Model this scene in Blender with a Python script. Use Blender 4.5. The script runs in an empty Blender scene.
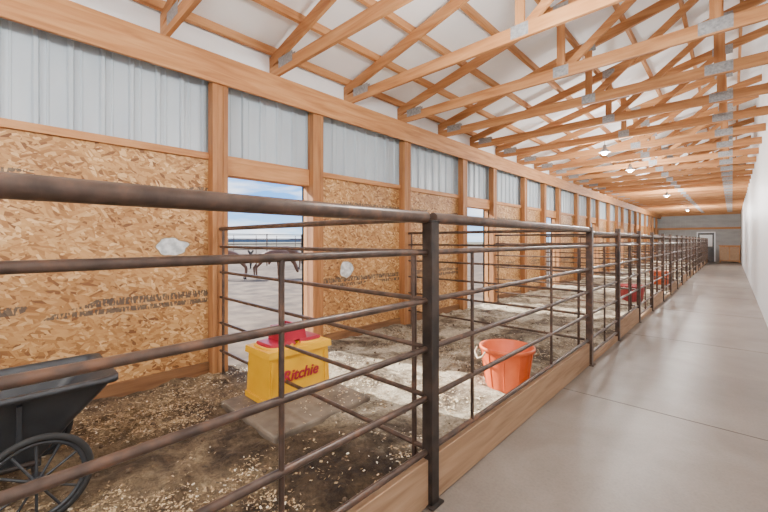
import bpy, bmesh, math, random
from mathutils import Vector, Matrix, noise
random.seed(7)
scene = bpy.context.scene
D = bpy.data

# ------------------------------------------------------------------ materials
def newmat(name):
    m = D.materials.new(name); m.use_nodes = True
    nt = m.node_tree
    return m, nt, nt.nodes['Principled BSDF']

def N(nt, t, **kw):
    n = nt.nodes.new(t)
    for k, v in kw.items():
        if k in n.inputs: n.inputs[k].default_value = v
        else: setattr(n, k, v)
    return n

def ramp(nt, stops):
    r = nt.nodes.new('ShaderNodeValToRGB')
    e = r.color_ramp.elements
    while len(e) < len(stops): e.new(0.5)
    for i, (p, c) in enumerate(stops):
        e[i].position = p
        e[i].color = (c[0], c[1], c[2], 1)
    return r

def coords(nt, scale=(1, 1, 1), rot=(0, 0, 0)):
    tc = N(nt, 'ShaderNodeTexCoord')
    mp = N(nt, 'ShaderNodeMapping')
    mp.inputs['Scale'].default_value = scale
    mp.inputs['Rotation'].default_value = rot
    nt.links.new(tc.outputs['Object'], mp.inputs['Vector'])
    return mp.outputs['Vector']

def bump(nt, b, h, strength=0.3, dist=0.02):
    n = N(nt, 'ShaderNodeBump'); n.inputs['Strength'].default_value = strength
    n.inputs['Distance'].default_value = dist
    nt.links.new(h, n.inputs['Height']); nt.links.new(n.outputs['Normal'], b.inputs['Normal'])

def noisemat(name, stops, scale=(1, 1, 1), ns=5, detail=6, rough=0.7, metal=0, bs=0.0, bd=0.01, distort=0.0):
    m, nt, b = newmat(name)
    v = coords(nt, scale)
    n = N(nt, 'ShaderNodeTexNoise', Scale=ns, Detail=detail, Distortion=distort)
    nt.links.new(v, n.inputs['Vector'])
    r = ramp(nt, stops)
    nt.links.new(n.outputs['Fac'], r.inputs['Fac'])
    nt.links.new(r.outputs['Color'], b.inputs['Base Color'])
    b.inputs['Roughness'].default_value = rough
    b.inputs['Metallic'].default_value = metal
    if bs: bump(nt, b, n.outputs['Fac'], bs, bd)
    return m

def plain(name, c, rough=0.5, metal=0.0):
    return noisemat(name, [(0.3, [x*0.88 for x in c]), (0.7, [min(1, x*1.08) for x in c])], ns=9, rough=rough, metal=metal)

W_STOPS = [(0.25, (0.32, 0.125, 0.038)), (0.5, (0.47, 0.21, 0.073)), (0.75, (0.58, 0.30, 0.125))]
def wood(name, sc, stops=W_STOPS):
    return noisemat(name, stops, scale=sc, ns=6, detail=5, rough=0.65, bs=0.15, bd=0.003, distort=0.6)
wood_x = wood('pine_x', (0.25, 3, 3)); wood_y = wood('pine_y', (3, 0.25, 3)); wood_z = wood('pine_z', (3, 3, 0.25))
PST = [(0.25, (0.22, 0.082, 0.026)), (0.5, (0.34, 0.145, 0.048)), (0.75, (0.44, 0.21, 0.08))]
post_w = wood('post_pine', (3, 3, 0.25), PST)
kick_w = wood('kickboard_wood', (3, 0.3, 4), [(0.25, (0.28, 0.16, 0.085)), (0.5, (0.41, 0.255, 0.145)), (0.75, (0.50, 0.33, 0.205))])
dark_w = wood('skirting_wood', (3, 0.3, 3), [(0.3, (0.13, 0.055, 0.021)), (0.7, (0.26, 0.125, 0.05))])

def osb_mat():
    m, nt, b = newmat('osb')
    L = nt.links
    def layer(rot, sc):
        tc = N(nt, 'ShaderNodeTexCoord')
        r0 = N(nt, 'ShaderNodeMapping'); r0.inputs['Rotation'].default_value = rot; L.new(tc.outputs['Object'], r0.inputs['Vector'])
        s0 = N(nt, 'ShaderNodeMapping'); s0.inputs['Scale'].default_value = sc; L.new(r0.outputs[0], s0.inputs['Vector'])
        vo = N(nt, 'ShaderNodeTexVoronoi', Scale=1.0, Randomness=1.0)
        L.new(s0.outputs[0], vo.inputs['Vector'])
        sp = N(nt, 'ShaderNodeSeparateColor'); L.new(vo.outputs['Color'], sp.inputs['Color'])
        return sp.outputs['Red'], sp.outputs['Green']
    a1, a2 = layer((0.30, 0, 0), (0.01, 13, 42))
    b1, b2 = layer((-0.45, 0, 0), (0.01, 14, 46))
    c1, c2 = layer((1.1, 0, 0), (0.01, 14, 40))
    nz = N(nt, 'ShaderNodeTexNoise', Scale=14.0, Detail=2); L.new(coords(nt, (0.01, 1, 1)), nz.inputs['Vector'])
    g1 = N(nt, 'ShaderNodeMath', operation='GREATER_THAN'); g1.inputs[1].default_value = 0.5; L.new(nz.outputs['Fac'], g1.inputs[0])
    mx = N(nt, 'ShaderNodeMix'); L.new(g1.outputs[0], mx.inputs[0]); L.new(a1, mx.inputs[2]); L.new(b1, mx.inputs[3])
    g2 = N(nt, 'ShaderNodeMath', operation='GREATER_THAN'); g2.inputs[1].default_value = 0.68; L.new(a2, g2.inputs[0])
    mx2 = N(nt, 'ShaderNodeMix'); L.new(g2.outputs[0], mx2.inputs[0]); L.new(mx.outputs[0], mx2.inputs[2]); L.new(c1, mx2.inputs[3])
    r = ramp(nt, [(0.0, (0.17, 0.065, 0.018)), (0.10, (0.33, 0.15, 0.045)), (0.45, (0.48, 0.245, 0.082)), (0.8, (0.57, 0.32, 0.122)), (1.0, (0.76, 0.50, 0.24))])
    L.new(mx2.outputs[0], r.inputs['Fac'])
    n2 = N(nt, 'ShaderNodeTexNoise', Scale=1.6, Detail=5); L.new(coords(nt), n2.inputs['Vector'])
    r2 = ramp(nt, [(0.33, (0.72, 0.66, 0.60)), (0.6, (1, 1, 1))]); L.new(n2.outputs['Fac'], r2.inputs['Fac'])
    mu = N(nt, 'ShaderNodeMix', data_type='RGBA', blend_type='MULTIPLY'); mu.inputs[0].default_value = 1
    L.new(r.outputs['Color'], mu.inputs[6]); L.new(r2.outputs['Color'], mu.inputs[7])
    tc = N(nt, 'ShaderNodeTexCoord'); sx = N(nt, 'ShaderNodeSeparateXYZ'); L.new(tc.outputs['Object'], sx.inputs[0])
    def band(zc, hw):
        s = N(nt, 'ShaderNodeMath', operation='SUBTRACT'); L.new(sx.outputs['Z'], s.inputs[0]); s.inputs[1].default_value = zc
        a = N(nt, 'ShaderNodeMath', operation='ABSOLUTE'); L.new(s.outputs[0], a.inputs[0])
        l = N(nt, 'ShaderNodeMath', operation='LESS_THAN'); L.new(a.outputs[0], l.inputs[0]); l.inputs[1].default_value = hw
        return l.outputs[0]
    def add(p, q, op='MAXIMUM'):
        n = N(nt, 'ShaderNodeMath', operation=op); L.new(p, n.inputs[0]); L.new(q, n.inputs[1]); return n.outputs[0]
    bands = add(add(band(1.99, 0.026), band(0.93, 0.035)), add(band(2.07, 0.018), band(0.85, 0.024)))
    fn = N(nt, 'ShaderNodeTexNoise', Scale=1.0, Detail=1); L.new(coords(nt, (0.01, 55, 16)), fn.inputs['Vector'])
    ft = N(nt, 'ShaderNodeMath', operation='GREATER_THAN'); L.new(fn.outputs['Fac'], ft.inputs[0]); ft.inputs[1].default_value = 0.45
    ln = N(nt, 'ShaderNodeTexNoise', Scale=1.0, Detail=0); L.new(coords(nt, (0.01, 1.3, 5)), ln.inputs['Vector'])
    lt = N(nt, 'ShaderNodeMath', operation='GREATER_THAN'); L.new(ln.outputs['Fac'], lt.inputs[0]); lt.inputs[1].default_value = 0.41
    mask = add(add(bands, ft.outputs[0], 'MULTIPLY'), lt.outputs[0], 'MULTIPLY')
    sc = N(nt, 'ShaderNodeMath', operation='MULTIPLY'); L.new(mask, sc.inputs[0]); sc.inputs[1].default_value = 0.85
    m3 = N(nt, 'ShaderNodeMix', data_type='RGBA'); L.new(sc.outputs[0], m3.inputs[0]); L.new(mu.outputs[2], m3.inputs[6])
    m3.inputs[7].default_value = (0.06, 0.05, 0.042, 1)
    L.new(m3.outputs[2], b.inputs['Base Color'])
    b.inputs['Roughness'].default_value = 0.6
    bump(nt, b, mx2.outputs[0], 0.12, 0.004)
    return m
osb = osb_mat()

pipe = noisemat('pipe_paint', [(0.35, (0.052, 0.033, 0.025)), (0.55, (0.090, 0.056, 0.041)), (0.72, (0.165, 0.083, 0.048))], ns=14, rough=0.36, metal=0.2, bs=0.05)
pipe_b = noisemat('post_paint', [(0.35, (0.022, 0.018, 0.016)), (0.7, (0.066, 0.048, 0.039))], ns=10, rough=0.42, metal=0.25)
galv = noisemat('galvanized_plate', [(0.3, (0.22, 0.23, 0.24)), (0.7, (0.40, 0.41, 0.42))], ns=40, rough=0.5, metal=0.3)
siding = noisemat('steel_siding', [(0.3, (0.42, 0.49, 0.55)), (0.7, (0.51, 0.58, 0.63))], scale=(1, 1, 0.3), ns=3, rough=0.38, metal=0.0)
siding_d = noisemat('end_siding', [(0.3, (0.28, 0.28, 0.27)), (0.7, (0.40, 0.39, 0.38))], scale=(0.3, 1, 1), ns=3, rough=0.5, metal=0.0)
insul = noisemat('roof_insulation', [(0.3, (0.92, 0.94, 0.955)), (0.7, (0.97, 0.975, 0.98))], ns=2.5, rough=0.6, bs=0.25, bd=0.04)
white = noisemat('white_liner', [(0.3, (0.87, 0.90, 0.93)), (0.7, (0.92, 0.94, 0.96))], ns=1.5, rough=0.45)
patchm = noisemat('torn_white', [(0.4, (0.42, 0.45, 0.47)), (0.62, (0.75, 0.78, 0.80))], ns=14, rough=0.6, bs=0.4, bd=0.02)
black_pl = noisemat('black_poly', [(0.3, (0.016, 0.018, 0.022)), (0.7, (0.038, 0.042, 0.047))], ns=6, rough=0.5, bs=0.08)
rubber = plain('tyre_rubber', (0.018, 0.018, 0.018), 0.8)
yellow = noisemat('yellow_poly', [(0.3, (0.72, 0.36, 0.003)), (0.7, (0.82, 0.45, 0.006))], ns=5, rough=0.45)
red = noisemat('red_poly', [(0.3, (0.28, 0.005, 0.025)), (0.7, (0.42, 0.011, 0.04))], ns=6, rough=0.4)
orange = noisemat('orange_poly', [(0.3, (0.60, 0.095, 0.025)), (0.7, (0.74, 0.15, 0.045))], ns=5, rough=0.45)
pinkm = noisemat('faded_red_poly', [(0.3, (0.30, 0.035, 0.04)), (0.7, (0.42, 0.06, 0.06))], ns=5, rough=0.45)
rope = plain('rope', (0.5, 0.42, 0.3), 0.9)
pad_m = noisemat('pad_concrete', [(0.3, (0.10, 0.077, 0.057)), (0.7, (0.22, 0.175, 0.13))], ns=6, detail=10, rough=0.85, bs=0.4)
straw_a = plain('shaving_light', (0.56, 0.41, 0.23), 0.8)
straw_p = plain('shaving_pale', (0.72, 0.63, 0.47), 0.8)
straw_b = plain('shaving_mid', (0.36, 0.24, 0.12), 0.8)
straw_c = plain('shaving_dark', (0.11, 0.07, 0.042), 0.9)
horse_m = noisemat('bay_coat', [(0.3, (0.06, 0.022, 0.010)), (0.7, (0.12, 0.044, 0.018))], ns=3, rough=0.6)
hair_m = plain('horse_hair', (0.02, 0.015, 0.012), 0.8)
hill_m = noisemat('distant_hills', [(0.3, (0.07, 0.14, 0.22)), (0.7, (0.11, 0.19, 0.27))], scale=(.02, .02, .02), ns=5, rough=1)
grass_m = noisemat('distant_field', [(0.3, (0.07, 0.065, 0.036)), (0.7, (0.12, 0.10, 0.056))], scale=(.1, .1, .1), ns=5, rough=1)

def bedding():
    m, nt, b = newmat('pen_bedding'); L = nt.links
    n1 = N(nt, 'ShaderNodeTexNoise', Scale=1.9, Detail=8, Roughness=0.66, Distortion=0.5); L.new(coords(nt), n1.inputs['Vector'])
    n2 = N(nt, 'ShaderNodeTexNoise', Scale=24, Detail=9, Roughness=0.8, Distortion=0.8); L.new(coords(nt), n2.inputs['Vector'])
    r1 = ramp(nt, [(0.38, (0.085, 0.052, 0.029)), (0.49, (0.24, 0.165, 0.093)), (0.62, (0.46, 0.34, 0.20))]); L.new(n1.outputs['Fac'], r1.inputs['Fac'])
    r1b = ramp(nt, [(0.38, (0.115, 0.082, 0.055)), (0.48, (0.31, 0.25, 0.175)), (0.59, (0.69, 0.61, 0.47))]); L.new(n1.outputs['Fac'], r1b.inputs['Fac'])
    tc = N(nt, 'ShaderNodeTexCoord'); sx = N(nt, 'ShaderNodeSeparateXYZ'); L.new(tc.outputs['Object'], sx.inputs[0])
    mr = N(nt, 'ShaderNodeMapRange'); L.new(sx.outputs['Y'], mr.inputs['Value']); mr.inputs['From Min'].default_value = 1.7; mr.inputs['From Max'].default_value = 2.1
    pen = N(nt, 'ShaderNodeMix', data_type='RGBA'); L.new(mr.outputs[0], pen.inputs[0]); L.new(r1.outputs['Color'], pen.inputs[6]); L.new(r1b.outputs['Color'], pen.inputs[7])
    r2 = ramp(nt, [(0.33, (0.30, 0.26, 0.22)), (0.5, (0.9, 0.89, 0.87)), (0.68, (1.4, 1.38, 1.32))]); L.new(n2.outputs['Fac'], r2.inputs['Fac'])
    mu = N(nt, 'ShaderNodeMix', data_type='RGBA', blend_type='MULTIPLY'); mu.inputs[0].default_value = 1
    L.new(pen.outputs[2], mu.inputs[6]); L.new(r2.outputs['Color'], mu.inputs[7])
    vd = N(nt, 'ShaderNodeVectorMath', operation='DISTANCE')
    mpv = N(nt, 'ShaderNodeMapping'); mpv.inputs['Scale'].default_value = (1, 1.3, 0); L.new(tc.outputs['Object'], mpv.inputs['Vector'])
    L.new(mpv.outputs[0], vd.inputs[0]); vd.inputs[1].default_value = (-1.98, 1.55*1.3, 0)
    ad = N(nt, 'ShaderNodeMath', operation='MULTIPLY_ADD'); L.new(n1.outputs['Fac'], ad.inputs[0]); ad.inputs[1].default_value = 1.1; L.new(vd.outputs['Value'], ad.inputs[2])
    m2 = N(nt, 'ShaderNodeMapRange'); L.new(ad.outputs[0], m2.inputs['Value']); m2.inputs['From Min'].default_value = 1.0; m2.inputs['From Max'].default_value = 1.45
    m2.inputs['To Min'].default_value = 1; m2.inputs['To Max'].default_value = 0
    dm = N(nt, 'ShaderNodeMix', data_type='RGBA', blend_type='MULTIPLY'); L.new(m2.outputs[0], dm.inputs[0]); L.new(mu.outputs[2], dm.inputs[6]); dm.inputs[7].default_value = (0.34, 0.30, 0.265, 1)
    L.new(dm.outputs[2], b.inputs['Base Color']); b.inputs['Roughness'].default_value = 0.95
    bump(nt, b, n2.outputs['Fac'], 1.0, 0.06)
    return m
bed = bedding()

def conc():
    m, nt, b = newmat('aisle_concrete'); L = nt.links
    n1 = N(nt, 'ShaderNodeTexNoise', Scale=1.1, Detail=8, Roughness=0.62, Distortion=0.4); L.new(coords(nt), n1.inputs['Vector'])
    r1 = ramp(nt, [(0.32, (0.165, 0.132, 0.108)), (0.5, (0.215, 0.177, 0.148)), (0.68, (0.27, 0.228, 0.196))]); L.new(n1.outputs['Fac'], r1.inputs['Fac'])
    n2 = N(nt, 'ShaderNodeTexNoise', Scale=60, Detail=4); L.new(coords(nt), n2.inputs['Vector'])
    r2 = ramp(nt, [(0.3, (0.85, 0.85, 0.85)), (0.6, (1, 1, 1))]); L.new(n2.outputs['Fac'], r2.inputs['Fac'])
    mu = N(nt, 'ShaderNodeMix', data_type='RGBA', blend_type='MULTIPLY'); mu.inputs[0].default_value = 1
    L.new(r1.outputs['Color'], mu.inputs[6]); L.new(r2.outputs['Color'], mu.inputs[7])
    L.new(mu.outputs[2], b.inputs['Base Color']); b.inputs['Roughness'].default_value = 0.38
    bump(nt, b, n2.outputs['Fac'], 0.08, 0.004)
    return m
concrete = conc()
joint_m = plain('joint_dark', (0.09, 0.073, 0.06), 0.9)
outdirt = noisemat('outdoor_dirt', [(0.35, (0.05, 0.031, 0.019)), (0.5, (0.09, 0.058, 0.037)), (0.7, (0.15, 0.105, 0.068))], ns=2, detail=12, rough=1, bs=0.6, bd=0.06)

em = D.materials.new('lamp_glow'); em.use_nodes = True
eb = em.node_tree.nodes['Principled BSDF']
eb.inputs['Emission Color'].default_value = (1, .97, .9, 1); eb.inputs['Emission Strength'].default_value = 25
lens_m = plain('lamp_housing', (0.30, 0.31, 0.33), 0.4, 0.3)

# ------------------------------------------------------------------ mesh builder
class MB:
    def __init__(s): s.v = []; s.f = []; s.mi = []; s.mats = []; s.sm = []
    def m(s, mat):
        if mat not in s.mats: s.mats.append(mat)
        return s.mats.index(mat)
    def add(s, vs, fs, mat, smooth=False):
        o = len(s.v); s.v += [tuple(p) for p in vs]; k = s.m(mat)
        for f in fs: s.f.append([i+o for i in f]); s.mi.append(k); s.sm.append(smooth)
    def box(s, x0, x1, y0, y1, z0, z1, mat):
        vs = [(x0,y0,z0),(x1,y0,z0),(x1,y1,z0),(x0,y1,z0),(x0,y0,z1),(x1,y0,z1),(x1,y1,z1),(x0,y1,z1)]
        s.add(vs, [(0,3,2,1),(4,5,6,7),(0,1,5,4),(1,2,6,5),(2,3,7,6),(3,0,4,7)], mat)
    def beam(s, a, b, w, h, mat, up=(0,0,1)):
        a = Vector(a); b = Vector(b); d = (b-a).normalized(); up = Vector(up)
        if abs(d.dot(up)) > .99: up = Vector((1, 0, 0))
        side = d.cross(up).normalized(); u = side.cross(d).normalized()
        vs = []
        for p in (a, b):
            for sx, sz in ((-1,-1),(1,-1),(1,1),(-1,1)):
                vs.append(p + side*sx*w/2 + u*sz*h/2)
        s.add(vs, [(0,1,2,3),(7,6,5,4),(0,4,5,1),(1,5,6,2),(2,6,7,3),(3,7,4,0)], mat)
    def tube(s, pts, r, mat, n=10, caps=True, closed=False):
        pts = [Vector(p) for p in pts]; m = len(pts); vs = []; prev = None
        for i, p in enumerate(pts):
            if closed: d = pts[(i+1) % m] - pts[i-1]
            else: d = pts[min(i+1, m-1)] - pts[max(i-1, 0)]
            d.normalize()
            if prev is None:
                ref = Vector((0,0,1)) if abs(d.z) < 0.9 else Vector((1,0,0))
                u = d.cross(ref).normalized()
            else:
                u = (prev - d*prev.dot(d)).normalized()
            prev = u; w = d.cross(u)
            rr = r[i] if isinstance(r, (list, tuple)) else r
            for k in range(n):
                a = 2*math.pi*k/n; vs.append(p + (u*math.cos(a) + w*math.sin(a))*rr)
        fs = []
        for i in range(m if closed else m-1):
            j = (i+1) % m
            for k in range(n):
                fs.append((i*n+k, i*n+(k+1)%n, j*n+(k+1)%n, j*n+k))
        s.add(vs, fs, mat, True)
        if caps and not closed:
            s.add(vs[:n], [tuple(range(n))[::-1]], mat); s.add(vs[-n:], [tuple(range(n))], mat)
    def lathe(s, c, prof, mat, n=32, smooth=True):
        c = Vector(c); vs = []
        for r, z in prof:
            for k in range(n):
                a = 2*math.pi*k/n; vs.append(c + Vector((r*math.cos(a), r*math.sin(a), z)))
        fs = []
        for i in range(len(prof)-1):
            for k in range(n):
                fs.append((i*n+k, i*n+(k+1)%n, (i+1)*n+(k+1)%n, (i+1)*n+k))
        s.add(vs, fs, mat, smooth)
    def obj(s, name, bevel=0.0, parent=None):
        me = D.meshes.new(name); me.from_pydata(s.v, [], s.f)
        for m in s.mats: me.materials.append(m)
        me.polygons.foreach_set('material_index', s.mi); me.polygons.foreach_set('use_smooth', s.sm)
        me.update()
        bm = bmesh.new(); bm.from_mesh(me); bmesh.ops.recalc_face_normals(bm, faces=bm.faces); bm.to_mesh(me); bm.free()
        o = D.objects.new(name, me); scene.collection.objects.link(o)
        if bevel:
            b = o.modifiers.new('bevel', 'BEVEL'); b.width = bevel; b.segments = 2; b.limit_method = 'ANGLE'
        if parent: o.parent = parent
        return o

XW = -4.22; XR = -1.27; XE = 0.45; YF = 36.0; YB = -6.0
POSTS = [-4.7, -1.5, 1.73, 3.05, 4.95, 6.85, 8.2, 10.0, 11.45, 12.75, 14.7, 16.3, 17.6, 19.5, 21.2, 22.5, 24.4, 26.1, 27.5, 29.4, 31.1, 32.5, 34.3]
DOORS = [(1.82, 2.97), (6.94, 8.11), (11.54, 12.66), (16.39, 17.51), (21.29, 22.41), (26.19, 27.41), (31.19, 32.41)]
PARTS = [-1.5, 1.73, 4.97, 8.2, 11.45, 14.7, 17.95, 21.2, 24.45, 27.7, 30.95, 34.2]

# ------------------------------------------------------------------ floors
b = MB(); b.box(XR-0.02, XE, YB, YF, -0.12, 0.0, concrete)
b.box(XW-0.14, XR-0.02, YB, YF, -0.12, -0.015, concrete)
for y in (-2.2, 0.9, 4.0, 7.1, 10.2, 13.3, 16.4, 19.5, 22.6, 25.7, 28.8, 31.9):
    b.box(XR+0.01, XE-0.01, y-0.004, y+0.004, -0.002, 0.0012, joint_m)
b.obj('floor')

PADS = [(-3.27, -2.38, 1.38, 2.36, 0.80)]
def hz(x, y):
    v = 0.058 + 0.040*noise.noise(Vector((x*1.6, y*1.6, 0))) + 0.036*noise.noise(Vector((x*5, y*5, 3))) + 0.018*noise.noise(Vector((x*13, y*13, 5)))
    d = math.hypot(x+1.98, (y-1.55)*1.4)
    v -= 0.05*max(0, 1-d/0.75)
    return max(0.004, v)
b = MB(); nx = 80; ny = 1000; x0 = XW; x1 = XR-0.021; vs = []
ys = [YB + (YF-YB)*j/ny for j in range(ny+1)]
for y in ys:
    for i in range(nx+1):
        x = x0+(x1-x0)*i/nx; vs.append((x, y, hz(x, y)))
fs = [(j*(nx+1)+i, j*(nx+1)+i+1, (j+1)*(nx+1)+i+1, (j+1)*(nx+1)+i) for j in range(ny) for i in range(nx)]
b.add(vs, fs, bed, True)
PZ = 0.10
def padz(x, y):
    if PADS[0][0]-.02 < x < PADS[0][1]+.02 and PADS[0][2]-.02 < y < PADS[0][3]+.02: return 0
    return None
def chips(n, x0, x1, y0, y1, size, wts):
    for _ in range(n):
        x = random.uniform(x0, x1); y = random.uniform(y0, y1)
        dens = noise.noise(Vector((x*1.3, y*1.3, 9)))+.5*noise.noise(Vector((x*4, y*4, 2)))
        if dens < random.uniform(-0.35, 0.4): continue
        if math.hypot(x+1.98, (y-1.55)*1.4) < .55 and random.random() < .85: continue
        z = hz(x, y)+0.004
        pi = padz(x, y)
        if pi is not None:
            if random.random() < PADS[pi][4]: continue
            z = PZ+.003
            if -3.24 < x < -2.78 and 1.56 < y < 2.26: continue
        a = random.uniform(0, 6.28); l = random.uniform(0.4, 1.5)*size; w = l*random.uniform(0.12, 0.6)
        d = Vector((math.cos(a), math.sin(a), random.uniform(-.3, .3)))*l; e = Vector((-math.sin(a), math.cos(a), random.uniform(-.5, .5)))*w
        p = Vector((x, y, z+abs(d.z)*.5))
        mat = random.choices([straw_p, straw_a, straw_b, straw_c], wts)[0]
        b.add([p-d-e, p+d-e, p+d+e, p-d+e], [(0,1,2,3)], mat)
chips(40000, -4.15, -1.32, -0.3, 1.7, 0.0075, (1.2, 5, 5, 2.5))
chips(26000, -4.15, -1.32, 1.75, 4.9, 0.008, (6, 4, 2, 1.5))
chips(10000, -4.15, -1.32, 5.0, 11.0, 0.011, (6, 4, 2, 1))
for _ in range(130):
    x = random.uniform(-4.1, -1.5); y = random.uniform(-.2, 8)
    if padz(x, y) is not None: continue
    r = random.uniform(.008, .020); z = hz(x, y)+r*.5
    b.lathe((x, y, z), [(0.001, -r), (r*.8, -r*.5), (r, 0), (r*.7, r*.5), (0.001, r*.8)], straw_c, n=6, smooth=False)
b.obj('floor_bedding')

# ------------------------------------------------------------------ wall left
b = MB()
segs = []; y = YB
for d0, d1 in DOORS: segs.append((y, d0)); y = d1
segs.append((y, YF))
for s0, s1 in segs:
    b.box(XW-0.012, XW, s0, s1, 0.16, 2.40, osb)
    b.box(XW-0.14, XW-0.10, s0, s1, -0.05, 2.40, siding)
for d0, d1 in DOORS:
    b.box(XW-0.13, XW+0.03, d0, d1, 2.25, 2.40, wood_y)
    b.box(XW-0.14, XW+0.0, d0-0.03, d0, 0, 2.25, wood_z)
    b.box(XW-0.14, XW+0.0, d1, d1+0.03, 0, 2.25, wood_z)
b.box(XW-0.13, XW+0.035, YB, YF, 2.40, 2.47, wood_y)
prof = []; y = YB
while y < YF:
    for dy, dx in ((0, 0), (0.080, 0), (0.092, .032), (0.118, .032), (0.13, 0), (0.17, 0.0), (0.176, 0.008), (0.186, 0.008), (0.192, 0)):
        prof.append((y+dy, XW-0.07+dx))
    y += 0.228
vs = []
for yy, xx in prof: vs += [(xx, yy, 2.44), (xx, yy, 3.5)]
b.add(vs, [(2*i, 2*i+1, 2*i+3, 2*i+2) for i in range(len(prof)-1)], siding)
b.box(XW-0.14, XW-0.11, YB, YF, 2.40, 3.5, siding)
b.box(XW-0.14, XW-0.02, YB, YF, 3.5, 3.88, insul)
b.obj('wall_left')

b = MB()
for s0, s1 in segs: b.box(XW, XW+0.035, s0, s1, 0.0, 0.17, dark_w)
b.obj('baseboard_left')

for p in POSTS:
    b = MB(); b.box(XW+0.002, XW+0.13, p-0.085, p-0.03, 0.0, 3.25, post_w); b.box(XW+0.002, XW+0.125, p-0.028, p+0.028, 0, 3.25, post_w)
    b.box(XW+0.002, XW+0.13, p+0.03, p+0.085, 0.0, 3.25, post_w)
    b.obj('wall_post', 0.004)
b = MB(); b.box(XW+0.132, XW+0.172, YB, YF, 3.21, 3.52, wood_y); b.box(XW-0.10, XW+0.13, YB, YF, 3.46, 3.52, wood_y)
b.obj('header_beam', 0.004)

def patch(name, y, z, ry, rz, seed):
    b = MB(); n = 28; vs = [(XW+0.012, y, z)]
    for k in range(n):
        a = 2*math.pi*k/n; q = 1+0.3*noise.noise(Vector((math.cos(a)*1.7, math.sin(a)*1.7, seed)))
        vs.append((XW+0.004, y+ry*q*math.cos(a), z+rz*q*math.sin(a)))
    b.add(vs, [(0, 1+k, 1+(k+1) % n) for k in range(n)], patchm, True)
    b.tube(vs[1:], 0.006, straw_b, n=5, closed=True)
    b.obj(name)
patch('torn_wall_patch', 1.29, 1.44, 0.15, 0.09, 2.0)
patch('torn_wall_patch', 3.66, 1.07, 0.14, 0.12, 5.0)

# ------------------------------------------------------------------ right, end, back walls
b = MB(); b.box(XE, XE+0.12, YB, YF, 0, 5.07, white)
b.obj('wall_right')
b = MB(); b.box(XW-0.14, XE+0.12, YF, YF+0.12, 0, 5.0, siding_d)
x = XW+.1
while x < XE-.1:
    b.box(x, x+.06, YF-0.03, YF, 0, 4.9, siding_d); x += 0.30
b.box(XW, XE, YF-0.06, YF-0.03, 2.35, 2.5, wood_x)
b.box(XW, XE, YF-0.08, YF-0.03, 3.4, 3.7, wood_x)
b.obj('wall_end')
b = MB()
b.box(-1.85, -0.95, YF-0.06, YF-0.035, 0, 2.1, plain('door_dark', (0.10, 0.10, 0.105)))
for x in (-1.92, -0.95): b.box(x, x+0.07, YF-0.08, YF-0.035, 0, 2.17, white)
b.box(-1.92, -0.88, YF-0.08, YF-0.035, 2.1, 2.17, white)
b.box(-1.75, -1.05, YF-0.066, YF-0.06, 1.1, 1.95, white)
b.tube([(-1.05, YF-0.06, 1.0), (-1.05, YF-0.12, 1.0), (-1.17, YF-0.12, 1.0)], 0.012, galv)
b.obj('door_1')
b = MB(); b.box(XW-0.14, XW+0.9, YB-0.12, YB, 0, 5, siding); b.box(XW+0.9, XE+.12, YB-0.12, YB, 3.0, 5, siding); b.obj('wall_back')
b = MB()
b.box(-0.65, 0.40, YF-0.85, YF-0.15, 0.08, 1.15, wood_z); b.box(-0.70, 0.43, YF-0.90, YF-0.14, 1.15, 1.20, wood_x)
for x in (-0.62, -0.11):
    b.box(x, x+0.47, YF-0.87, YF-0.85, 0.15, 1.08, kick_w); b.tube([(x+.4, YF-.89, .6), (x+.4, YF-.89, .72)], 0.01, galv, 6)
for x in (-0.65, 0.32):
    b.box(x, x+.08, YF-.85, YF-.77, 0, .08, wood_z)
b.obj('wooden_cabinet')

# ------------------------------------------------------------------ roof
SL = 0.25
def zr(x): return 3.66 + SL*(x-XW)
b = MB()
xa, xb = XW-0.5, XE+0.12
def slab(mb, xa, xb, y0, y1, off, th, mat):
    vs = [(xa, y0, zr(xa)+off), (xb, y0, zr(xb)+off), (xb, y1, zr(xb)+off), (xa, y1, zr(xa)+off)]
    vs += [(v[0], v[1], v[2]+th) for v in vs]
    mb.add(vs, [(0,3,2,1),(4,5,6,7),(0,1,5,4),(1,2,6,5),(2,3,7,6),(3,0,4,7)], mat)
slab(b, xa, xb, YB-0.5, YF+0.5, 0.235, 0.05, insul)
b.obj('ceiling')
b = MB(); x = XW+0.05
while x < XE:
    slab(b, x-0.02, x+0.02, YB, YF, 0.142, 0.09, wood_y); x += 0.61
b.obj('roof_purlins')

TW = 0.04
ty = -4.9
while ty < YF-0.3:
    b = MB(); y0, y1 = ty-TW/2, ty+TW/2
    b.box(XW-0.015, XE, y0, y1, 3.525, 3.665, wood_x)
    slab(b, XW-0.015, XE, y0, y1, 0.0, 0.14, wood_x)
    vx = [-1.55, -0.12]
    for x in vx: b.beam((x, ty, 3.62), (x, ty, zr(x)+.04), 0.036, 0.09, wood_z)
    b.beam((-1.50, ty, 3.62), (-0.17, ty, zr(-.12)+.0), 0.036, 0.09, wood_x)
    for sgn in (-1, 1):
        yy = ty + sgn*(TW/2+0.002)
        ya, yb2 = min(yy, yy-sgn*.004), max(yy, yy-sgn*.004)
        for x in vx:
            hw = .09 if x < -1 else .13
            b.box(x-hw, x+hw, ya, yb2, 3.54, 3.67, galv)
            b.box(x-hw, x+hw, ya, yb2, zr(x)-.02, zr(x)+.12, galv)
        b.box(XW+0.2, XW+0.5, ya, yb2, 3.6, 3.72, galv)
    b.obj('roof_truss')
    ty += 1.22

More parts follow.
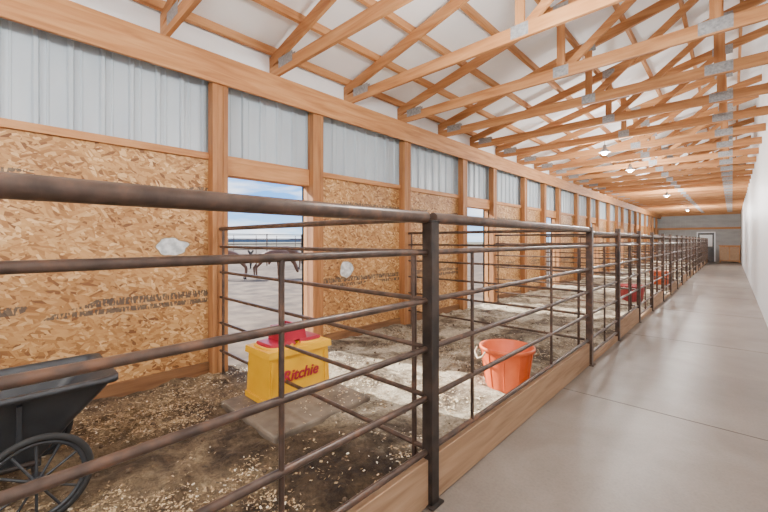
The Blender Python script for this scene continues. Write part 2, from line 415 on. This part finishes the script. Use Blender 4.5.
# ------------------------------------------------------------------ fences
RZ = [1.436, 1.16, 0.885, 0.605, 0.30]
def addpost(b, y, top, w=0.075, x=XR+0.03, mat=None):
    mat = mat or pipe_b
    b.box(x-w/2, x+w/2, y-w/2, y+w/2, 0.0, top, mat)
    b.box(x-w/2-.004, x+w/2+.004, y-w/2-.004, y+w/2+.004, top, top+0.008, mat)
    b.box(x-w*.8, x+w*.8, y-w*.8, y+w*.8, 0.0, 0.012, mat)
def front_panel(y0, y1, name, uprights=(), thick=True, board=True, post=None):
    b = MB()
    if thick: b.tube([(XR, y0, 1.633), (XR, y1, 1.633)], 0.033, pipe, 14)
    else: b.tube([(XR, y0, 1.60), (XR, y1, 1.60)], 0.024, pipe, 10)
    for z in RZ: b.tube([(XR, y0, z), (XR, y1, z)], 0.0175, pipe, 10)
    for y in uprights: b.tube([(XR+0.002, y, 1.436), (XR+0.002, y, 0.30 if board else .12)], 0.0125, pipe, 8)
    if not board:
        b.tube([(XR, y0, .12), (XR, y1, .12)], 0.0175, pipe, 8)
        b.box(XR-0.02, XR+0.02, y0, y1, 0.001, 0.07, kick_w)
    else:
        b.box(XR-0.02, XR+0.02, y0, y1, 0.005, 0.262, kick_w)
    if post: addpost(b, *post)
    return b.obj(name, 0.003)
front_panel(-4.5, 1.695, 'pipe_fence_panel', (-3.2, -0.8, 0.77), post=(1.73, 1.61, 0.07, XR+0.01))
front_panel(1.765, 4.94, 'pipe_fence_panel', (2.21, 3.7), post=(4.98, 1.66, .07, XR+.01, pipe))
py = 4.98
while py < 33:
    g0, g1 = py+0.05, py+1.47
    front_panel(g0, g1, 'pipe_gate', (g0+0.02, (g0+g1)/2, g1-0.02), False, False, post=(py+1.52, 1.68, .06, XR+.01, pipe))
    front_panel(py+1.56, py+3.20, 'pipe_fence_panel', (py+2.4,), False, True, post=(py+3.245, 1.68, .06, XR+.01, pipe))
    py += 3.245
for i, y in enumerate(PARTS):
    b = MB()
    b.tube([(XW+0.135, y, 1.633), (XR-0.04, y, 1.633)], 0.022, pipe, 10)
    for z in RZ:
        if y == 1.73 and z < 0.65:
            b.tube([(XW+0.135, y, z), (-3.24, y, z)], 0.0155, pipe, 8)
            b.tube([(-2.77, y, z), (XR-0.04, y, z)], 0.0155, pipe, 8)
        else:
            b.tube([(XW+0.135, y, z), (XR-0.04, y, z)], 0.0155, pipe, 8)
    b.tube([(XR-0.11, y, 1.44), (XR-0.11, y, 0.05)], 0.0155, pipe, 8)
    b.tube([(XW+0.2, y, 1.633), (XW+0.2, y, 0.06)], 0.0155, pipe, 8)
    b.obj('pipe_partition')

# ------------------------------------------------------------------ concrete pad, waterer
p = PADS[0]; b = MB(); b.box(p[0], p[1], p[2], p[3], -0.01, PZ, pad_m); b.obj('concrete_pad', 0.02)

b = MB()
wx0, wx1, wy0, wy1 = -3.22, -2.80, 1.58, 2.24
def taper(mb, x0, x1, y0, y1, z0, z1, t, mat):
    vs = [(x0,y0,z0),(x1,y0,z0),(x1,y1,z0),(x0,y1,z0),(x0+t,y0+t,z1),(x1-t,y0+t,z1),(x1-t,y1-t,z1),(x0+t,y1-t,z1)]
    mb.add(vs, [(0,3,2,1),(4,5,6,7),(0,1,5,4),(1,2,6,5),(2,3,7,6),(3,0,4,7)], mat)
taper(b, wx0, wx1, wy0, wy1, PZ, 0.15, 0.0, yellow)
taper(b, wx0+.012, wx1-.012, wy0+.012, wy1-.012, 0.15, 0.50, 0.012, yellow)
taper(b, wx0, wx1, wy0, wy1, 0.50, 0.56, 0.004, yellow)
cx = (wx0+wx1)/2
for q0, q1 in ((wy0+.03, (wy0+wy1)/2-.02), ((wy0+wy1)/2+.02, wy1-.03)):
    pts = []
    for k in range(24):
        a = 2*math.pi*k/24; pts.append((cx+.165*math.copysign(abs(math.cos(a))**.6, math.cos(a)), (q0+q1)/2+(q1-q0)/2*.92*math.copysign(abs(math.sin(a))**.6, math.sin(a)), 0.565))
    b.tube(pts, 0.016, yellow, 8, closed=True)
taper(b, cx-.13, cx+.13, 1.64, 1.90, 0.565, 0.60, 0.01, red)
taper(b, cx-.13, cx+.13, 1.94, 2.18, 0.565, 0.60, 0.01, red)
taper(b, cx-.12, cx+.12, 1.76, 2.02, 0.60, 0.72, 0.015, red)
b.tube([(cx-.05, 1.9, .71), (cx-.05, 1.9, .745), (cx+.05, 1.9, .745), (cx+.05, 1.9, .71)], 0.01, red, 6)
b.box(wx1-.014, wx1-.002, 1.61, 1.625, .17, .48, yellow); b.box(wx1-.014, wx1-.002, 2.165, 2.18, .17, .48, yellow)
wt = b.obj('livestock_waterer', 0.012)
cu = D.curves.new('lettering', 'FONT'); cu.body = 'Ritchie'; cu.size = 0.135; cu.extrude = 0.002; cu.offset = 0.003; cu.align_x = 'CENTER'
to = D.objects.new('lettering', cu); scene.collection.objects.link(to)
cu.shear = 0.25
to.rotation_euler = (math.radians(90), 0, math.radians(90)); to.location = (wx1-0.008, 1.90, 0.28)
cu.materials.append(red)
bpy.context.view_layer.update()
me = D.meshes.new_from_object(to.evaluated_get(bpy.context.evaluated_depsgraph_get()))
t2 = D.objects.new('waterer_lettering', me); t2.matrix_world = to.matrix_world.copy(); scene.collection.objects.link(t2)
D.objects.remove(to); t2.parent = wt

# ------------------------------------------------------------------ tubs
def tub(name, x, y, r, h, mat):
    z = hz(x, y)+0.0; b = MB()
    b.lathe((x, y, z), [(0.001, 0), (r*.74, 0), (r*.77, .02), (r*.96, h-.04), (r*.965, h-.03), (r*1.03, h-.03), (r*1.04, h), (r*.97, h+.005), (r*.93, h-.01), (r*.74, .03), (0.001, .03)], mat, 40)
    for k in range(0, 40, 4):
        a = 2*math.pi*k/40
        b.tube([(x+r*.785*math.cos(a), y+r*.785*math.sin(a), z+.03), (x+r*.965*math.cos(a), y+r*.965*math.sin(a), z+h-.04)], 0.006, mat, 5)
    for a in (0.9, 0.9+math.pi):
        ca, sa = math.cos(a), math.sin(a); t = Vector((-sa, ca, 0)); o = Vector((x+ca*r*1.05, y+sa*r*1.05, z+h-.02))
        b.tube([o-t*.10, o-t*.09+Vector((ca*.03, sa*.03, -.05)), o+Vector((ca*.04, sa*.04, -.09)), o+t*.09+Vector((ca*.03, sa*.03, -.05)), o+t*.10], 0.009, rope, 6)
    b.obj(name)
tub('muck_tub', -1.66, 3.58, 0.26, 0.41, orange)
tub('muck_tub', -1.75, 10.5, 0.27, 0.38, pinkm)
tub('muck_tub', -1.75, 15.2, 0.29, 0.44, orange)

# ------------------------------------------------------------------ garden cart
b = MB()
def loft(mb, rings, mat, cap0=True):
    n = len(rings[0]); vs = [p for r in rings for p in r]; fs = []
    for i in range(len(rings)-1):
        for k in range(n): fs.append((i*n+k, i*n+(k+1) % n, (i+1)*n+(k+1) % n, (i+1)*n+k))
    mb.add(vs, fs, mat, True)
    mb.add(rings[-1], [tuple(range(n))], mat)
def rrect(x0, x1, y0, y1, z, rad, zf=None):
    pts = []
    for cx, cy, a0 in ((x1-rad, y1-rad, 0), (x0+rad, y1-rad, 90), (x0+rad, y0+rad, 180), (x1-rad, y0+rad, 270)):
        for k in range(5):
            a = math.radians(a0+k*22.5); px = cx+rad*math.cos(a); py = cy+rad*math.sin(a)
            zz = z if zf is None else z+zf*(py-y0)/(y1-y0)
            pts.append((px, py, zz))
    return pts
RT = 0.71; FY = 0.51
rings = [rrect(-3.27, -2.63, -.62, FY, RT-.03, .06), rrect(-3.285, -2.615, -.635, FY+.015, RT-.03, .06), rrect(-3.285, -2.615, -.635, FY+.015, RT, .06), rrect(-3.25, -2.65, -.60, FY-.02, RT+.002, .06),
         rrect(-3.235, -2.665, -.585, FY-.04, RT-.02, .06), rrect(-3.16, -2.74, -.42, .16, .35, .06)]
loft(b, rings, black_pl)
rings = [rrect(-3.26, -2.64, -.61, FY-.01, RT-.03, .06), rrect(-3.21, -2.69, -.5, .34, .50, .06), rrect(-3.18, -2.72, -.45, .20, .33, .06)]
loft(b, rings, black_pl)
for y in (-.3, -.1, .1):
    b.beam((-2.715, y, .35), (-2.635, y, RT-.05), 0.02, 0.02, black_pl, up=(0, 1, 0))
AY = 0.16; WR = 0.235; AZ = hz(-2.6, AY)+WR
b.tube([(-3.36, AY, AZ), (-2.54, AY, AZ)], 0.012, pipe_b, 8)
b.box(-3.15, -2.75, AY-.03, AY+.03, AZ, .36, black_pl)
for x in (-3.22, -2.68):
    b.tube([(x, -1.05, .95), (x, -.62, .67), (x, -.2, .34), (x, .18, .33)], 0.014, pipe_b, 8)
    b.tube([(x, -.4, .5), (x, -.46, hz(x, -.46)+.01)], 0.012, pipe_b, 8)
b.tube([(-3.22, -1.05, .95), (-2.68, -1.05, .95)], 0.016, black_pl, 8)
b.tube([(-3.22, -.46, .06), (-2.68, -.46, .06)], 0.012, pipe_b, 8)
for xc in (-3.32, -2.58):
    c = Vector((xc, AY, AZ))
    def circ(r, n=40): return [c+Vector((0, r*math.cos(2*math.pi*k/n), r*math.sin(2*math.pi*k/n))) for k in range(n)]
    b.tube(circ(WR-.018), 0.018, rubber, 10, closed=True)
    b.tube(circ(WR-.042), 0.012, black_pl, 8, closed=True)
    for k in range(12):
        a = 2*math.pi*k/12
        b.tube([c+Vector((.012, .03*math.cos(a), .03*math.sin(a))), c+Vector((0, (WR-.045)*math.cos(a), (WR-.045)*math.sin(a)))], 0.0065, black_pl, 6)
    b.tube([c-Vector((.035, 0, 0)), c+Vector((.035, 0, 0))], 0.034, black_pl, 14)
    b.tube([c-Vector((.045, 0, 0)), c+Vector((.045, 0, 0))], 0.014, galv, 10)
b.obj('garden_cart')

# ------------------------------------------------------------------ lamps and added fill
def lamp(x, y, z, power, on=True, top=3.60):
    b = MB()
    b.tube([(x, y, top), (x, y, z+.13)], 0.005, pipe_b, 6)
    b.lathe((x, y, z), [(0.03, .14), (0.035, .08), (0.05, .06), (.10, .0), (.105, -.01), (.095, -.01), (.09, 0.01), (0.001, .02)], lens_m, 20)
    b.lathe((x, y, z-.03), [(0.001, -.035), (0.035, -.03), (0.055, -.005), (0.05, .03), (0.001, .045)], em if on else white, 16)
    o = b.obj('pendant_and_fill_light')
    l = D.lights.new('bulb_and_fill', 'POINT'); l.energy = power; l.color = (1.0, .975, .94); l.shadow_soft_size = 0.16
    lo = D.objects.new('bulb_and_fill', l); lo.location = (x, y, z-0.2); scene.collection.objects.link(lo); lo.parent = o
for x, y, z, p, top in ((-1.6, -2.6, 3.32, 310, 3.6), (-1.2, -0.9, 3.32, 190, 3.6), (-1.0, 2.6, 3.40, 210, 3.7), (-1.9, 8.6, 3.32, 190, 3.6), (-1.9, 11.2, 3.32, 300, 3.6), (-1.9, 18.5, 3.32, 480, 3.6), (-1.9, 28.0, 3.32, 560, 3.6)):  # lamps behind and above the view are unseen, added to brighten the near pens
    lamp(x, y, z, p, True, top)

# ------------------------------------------------------------------ outdoors
b = MB(); b.box(-60, XW-0.14, -60, 90, -0.4, -0.03, outdirt); b.box(-600, -60, -500, 600, -0.6, -0.1, grass_m)
b.box(XW-0.14, XE+8, YB-30, YB-0.12, -0.4, -0.03, outdirt)
b.obj('outdoor_ground')
b = MB(); vs = []; n = 80
for i in range(n+1):
    y = -400+i*1200/n; vs += [(-500, y, -1), (-500, y, 4+3*noise.noise(Vector((y*.01, 0, 0)))+2*noise.noise(Vector((y*.05, 1, 0))))]
b.add(vs, [(2*i, 2*i+2, 2*i+3, 2*i+1) for i in range(n)], hill_m); b.obj('distant_hills')
def run_fence(p, q, name='outdoor_pipe_fence', hh=1.55):
    p = Vector(p); q = Vector(q); L = (q-p).length; n = max(1, round(L/2.6)); b = MB()
    for i in range(n+1):
        c = p.lerp(q, i/n); b.tube([c-Vector((0, 0, .03)), c+Vector((0, 0, hh+.05))], .04, pipe, 8)
    for k in range(5): b.tube([p+Vector((0, 0, hh-.3*k)), q+Vector((0, 0, hh-.3*k))], .026, pipe, 8)
    b.obj(name)
run_fence((-21, -6, 0), (-21, 32, 0), hh=1.9)
run_fence((-40, -8, 0), (-40, 50, 0), hh=2.1)

def horse(name, loc, ang, graze=True, s=1.0):
    V = []; R = []; E = []
    def a(p, r, par=None):
        V.append(Vector(p)); R.append(r)
        if par is not None: E.append((par, len(V)-1))
        return len(V)-1
    pel = a((-.52, 0, 1.20), .27)
    mid = a((-.05, 0, 1.12), .29, pel); ch = a((.42, 0, 1.15), .28, mid)
    if graze:
        nb = a((.72, 0, 1.18), .19, ch); nm = a((.98, 0, .92), .13, nb); po = a((1.18, 0, .66), .10, nm); ck = a((1.24, 0, .48), .105, po); mz = a((1.34, 0, .20), .06, ck)
    else:
        nb = a((.68, 0, 1.38), .19, ch); nm = a((.90, 0, 1.62), .13, nb); po = a((1.05, 0, 1.82), .10, nm); ck = a((1.18, 0, 1.74), .105, po); mz = a((1.42, 0, 1.50), .06, ck)
    for sy in (-1, 1):
        off = .06*sy
        s1 = a((.46+off, .17*sy, .95), .12, ch); k1 = a((.46+off, .16*sy, .52), .055, s1); f1 = a((.45+off, .16*sy, .14), .038, k1); a((.49+off, .16*sy, .03), .055, f1)
        h1 = a((-.50-off, .17*sy, .95), .16, pel); h2 = a((-.44-off, .17*sy, .78), .11, h1); h3 = a((-.68-off, .16*sy, .50), .058, h2); f2 = a((-.66-off, .16*sy, .14), .04, h3); a((-.61-off, .16*sy, .03), .055, f2)
    me = D.meshes.new(name); me.from_pydata(V, E, []); me.materials.append(horse_m)
    o = D.objects.new(name, me); scene.collection.objects.link(o)
    sk = o.modifiers.new('skin', 'SKIN'); sk.use_smooth_shade = True
    if not me.skin_vertices:
        bm = bmesh.new(); bm.from_mesh(me); bm.verts.layers.skin.verify(); bm.to_mesh(me); bm.free()
    for i, r in enumerate(R): me.skin_vertices[0].data[i].radius = (r, r)
    me.skin_vertices[0].data[0].use_root = True
    ss = o.modifiers.new('sub', 'SUBSURF'); ss.levels = 2; ss.render_levels = 2
    o.location = loc; o.rotation_euler = (0, 0, ang); o.scale = (s,)*3
    h = MB()
    h.tube([(-.76, 0, 1.32), (-.88, 0, 1.15), (-.90, 0, .8), (-.86, 0, .45)], [.04, .06, .065, .015], hair_m, 8)
    pv, pn = V[po], V[nb]
    h.tube([pv+Vector((.0, 0, .10)), pv.lerp(pn, .35)+Vector((-.04, 0, .13)), pv.lerp(pn, .8)+Vector((-.06, 0, .18)), pn+Vector((-.14, 0, .17))], [.03, .045, .045, .02], hair_m, 6)
    for sy in (-1, 1):
        e = pv+Vector((-.02, .06*sy, .07)); h.tube([e, e+Vector((.0, .02*sy, .08)), e+Vector((.02, .025*sy, .14))], [.03, .028, .004], horse_m, 6)
        ey = V[ck]+Vector((.0, .088*sy, .06)); h.lathe(ey, [(0.001, -.02), (.018, 0), (.001, .02)], hair_m, 8)
    for vi, v in enumerate(V):
        if v.z < .05: h.lathe((v.x, v.y, 0), [(0.001, -.03), (.065, -.03), (.055, .06), (.001, .07)], hair_m, 12)
    c = h.obj('tail_mane_hooves'); c.parent = o
horse('horse', (-14.6, 6.6, 0.0), math.radians(230), True, .85)
horse('horse', (-13.9, 7.9, 0.0), math.radians(60), True, .85)
horse('horse', (-17.8, 11.3, 0.0), math.radians(215), True, .9)

# ------------------------------------------------------------------ sun + sky
s = D.lights.new('sun', 'SUN'); s.energy = 24.0; s.angle = 0.01; s.color = (1, .96, .89)
so = D.objects.new('sun', s); scene.collection.objects.link(so)
so.rotation_euler = Vector((1, .30, -.70)).to_track_quat('-Z', 'Y').to_euler()
w = D.worlds.new('world'); scene.world = w; w.use_nodes = True; nt = w.node_tree; L = nt.links
bg = nt.nodes['Background']; bg.inputs['Strength'].default_value = 2.8
tc = N(nt, 'ShaderNodeTexCoord'); mp = N(nt, 'ShaderNodeMapping'); mp.inputs['Scale'].default_value = (1.5, 1.5, 9)
L.new(tc.outputs['Generated'], mp.inputs['Vector'])
n = N(nt, 'ShaderNodeTexNoise', Scale=3.2, Detail=7, Roughness=0.55); L.new(mp.outputs[0], n.inputs['Vector'])
r = ramp(nt, [(0.42, (0, 0, 0)), (0.62, (1, 1, 1))]); L.new(n.outputs['Fac'], r.inputs['Fac'])
sx = N(nt, 'ShaderNodeSeparateXYZ'); L.new(tc.outputs['Generated'], sx.inputs[0])
r2 = ramp(nt, [(0.0, (0.40, 0.63, 0.88)), (0.10, (0.13, 0.38, 0.85)), (0.6, (0.07, 0.22, 0.65))]); L.new(sx.outputs['Z'], r2.inputs['Fac'])
mx = N(nt, 'ShaderNodeMix', data_type='RGBA'); L.new(r.outputs['Color'], mx.inputs[0]); L.new(r2.outputs['Color'], mx.inputs[6]); mx.inputs[7].default_value = (0.95, 0.96, 1.0, 1)
L.new(mx.outputs[2], bg.inputs['Color'])

# ------------------------------------------------------------------ camera
cam = D.cameras.new('camera'); cam.lens = 17.35; cam.sensor_width = 36; cam.shift_y = -15/768
cam.clip_start = 0.02; cam.clip_end = 2000
co = D.objects.new('camera', cam); scene.collection.objects.link(co)
co.location = (0, 0, 1.5); co.rotation_euler = (math.radians(90), 0, math.radians(43.25))
scene.camera = co
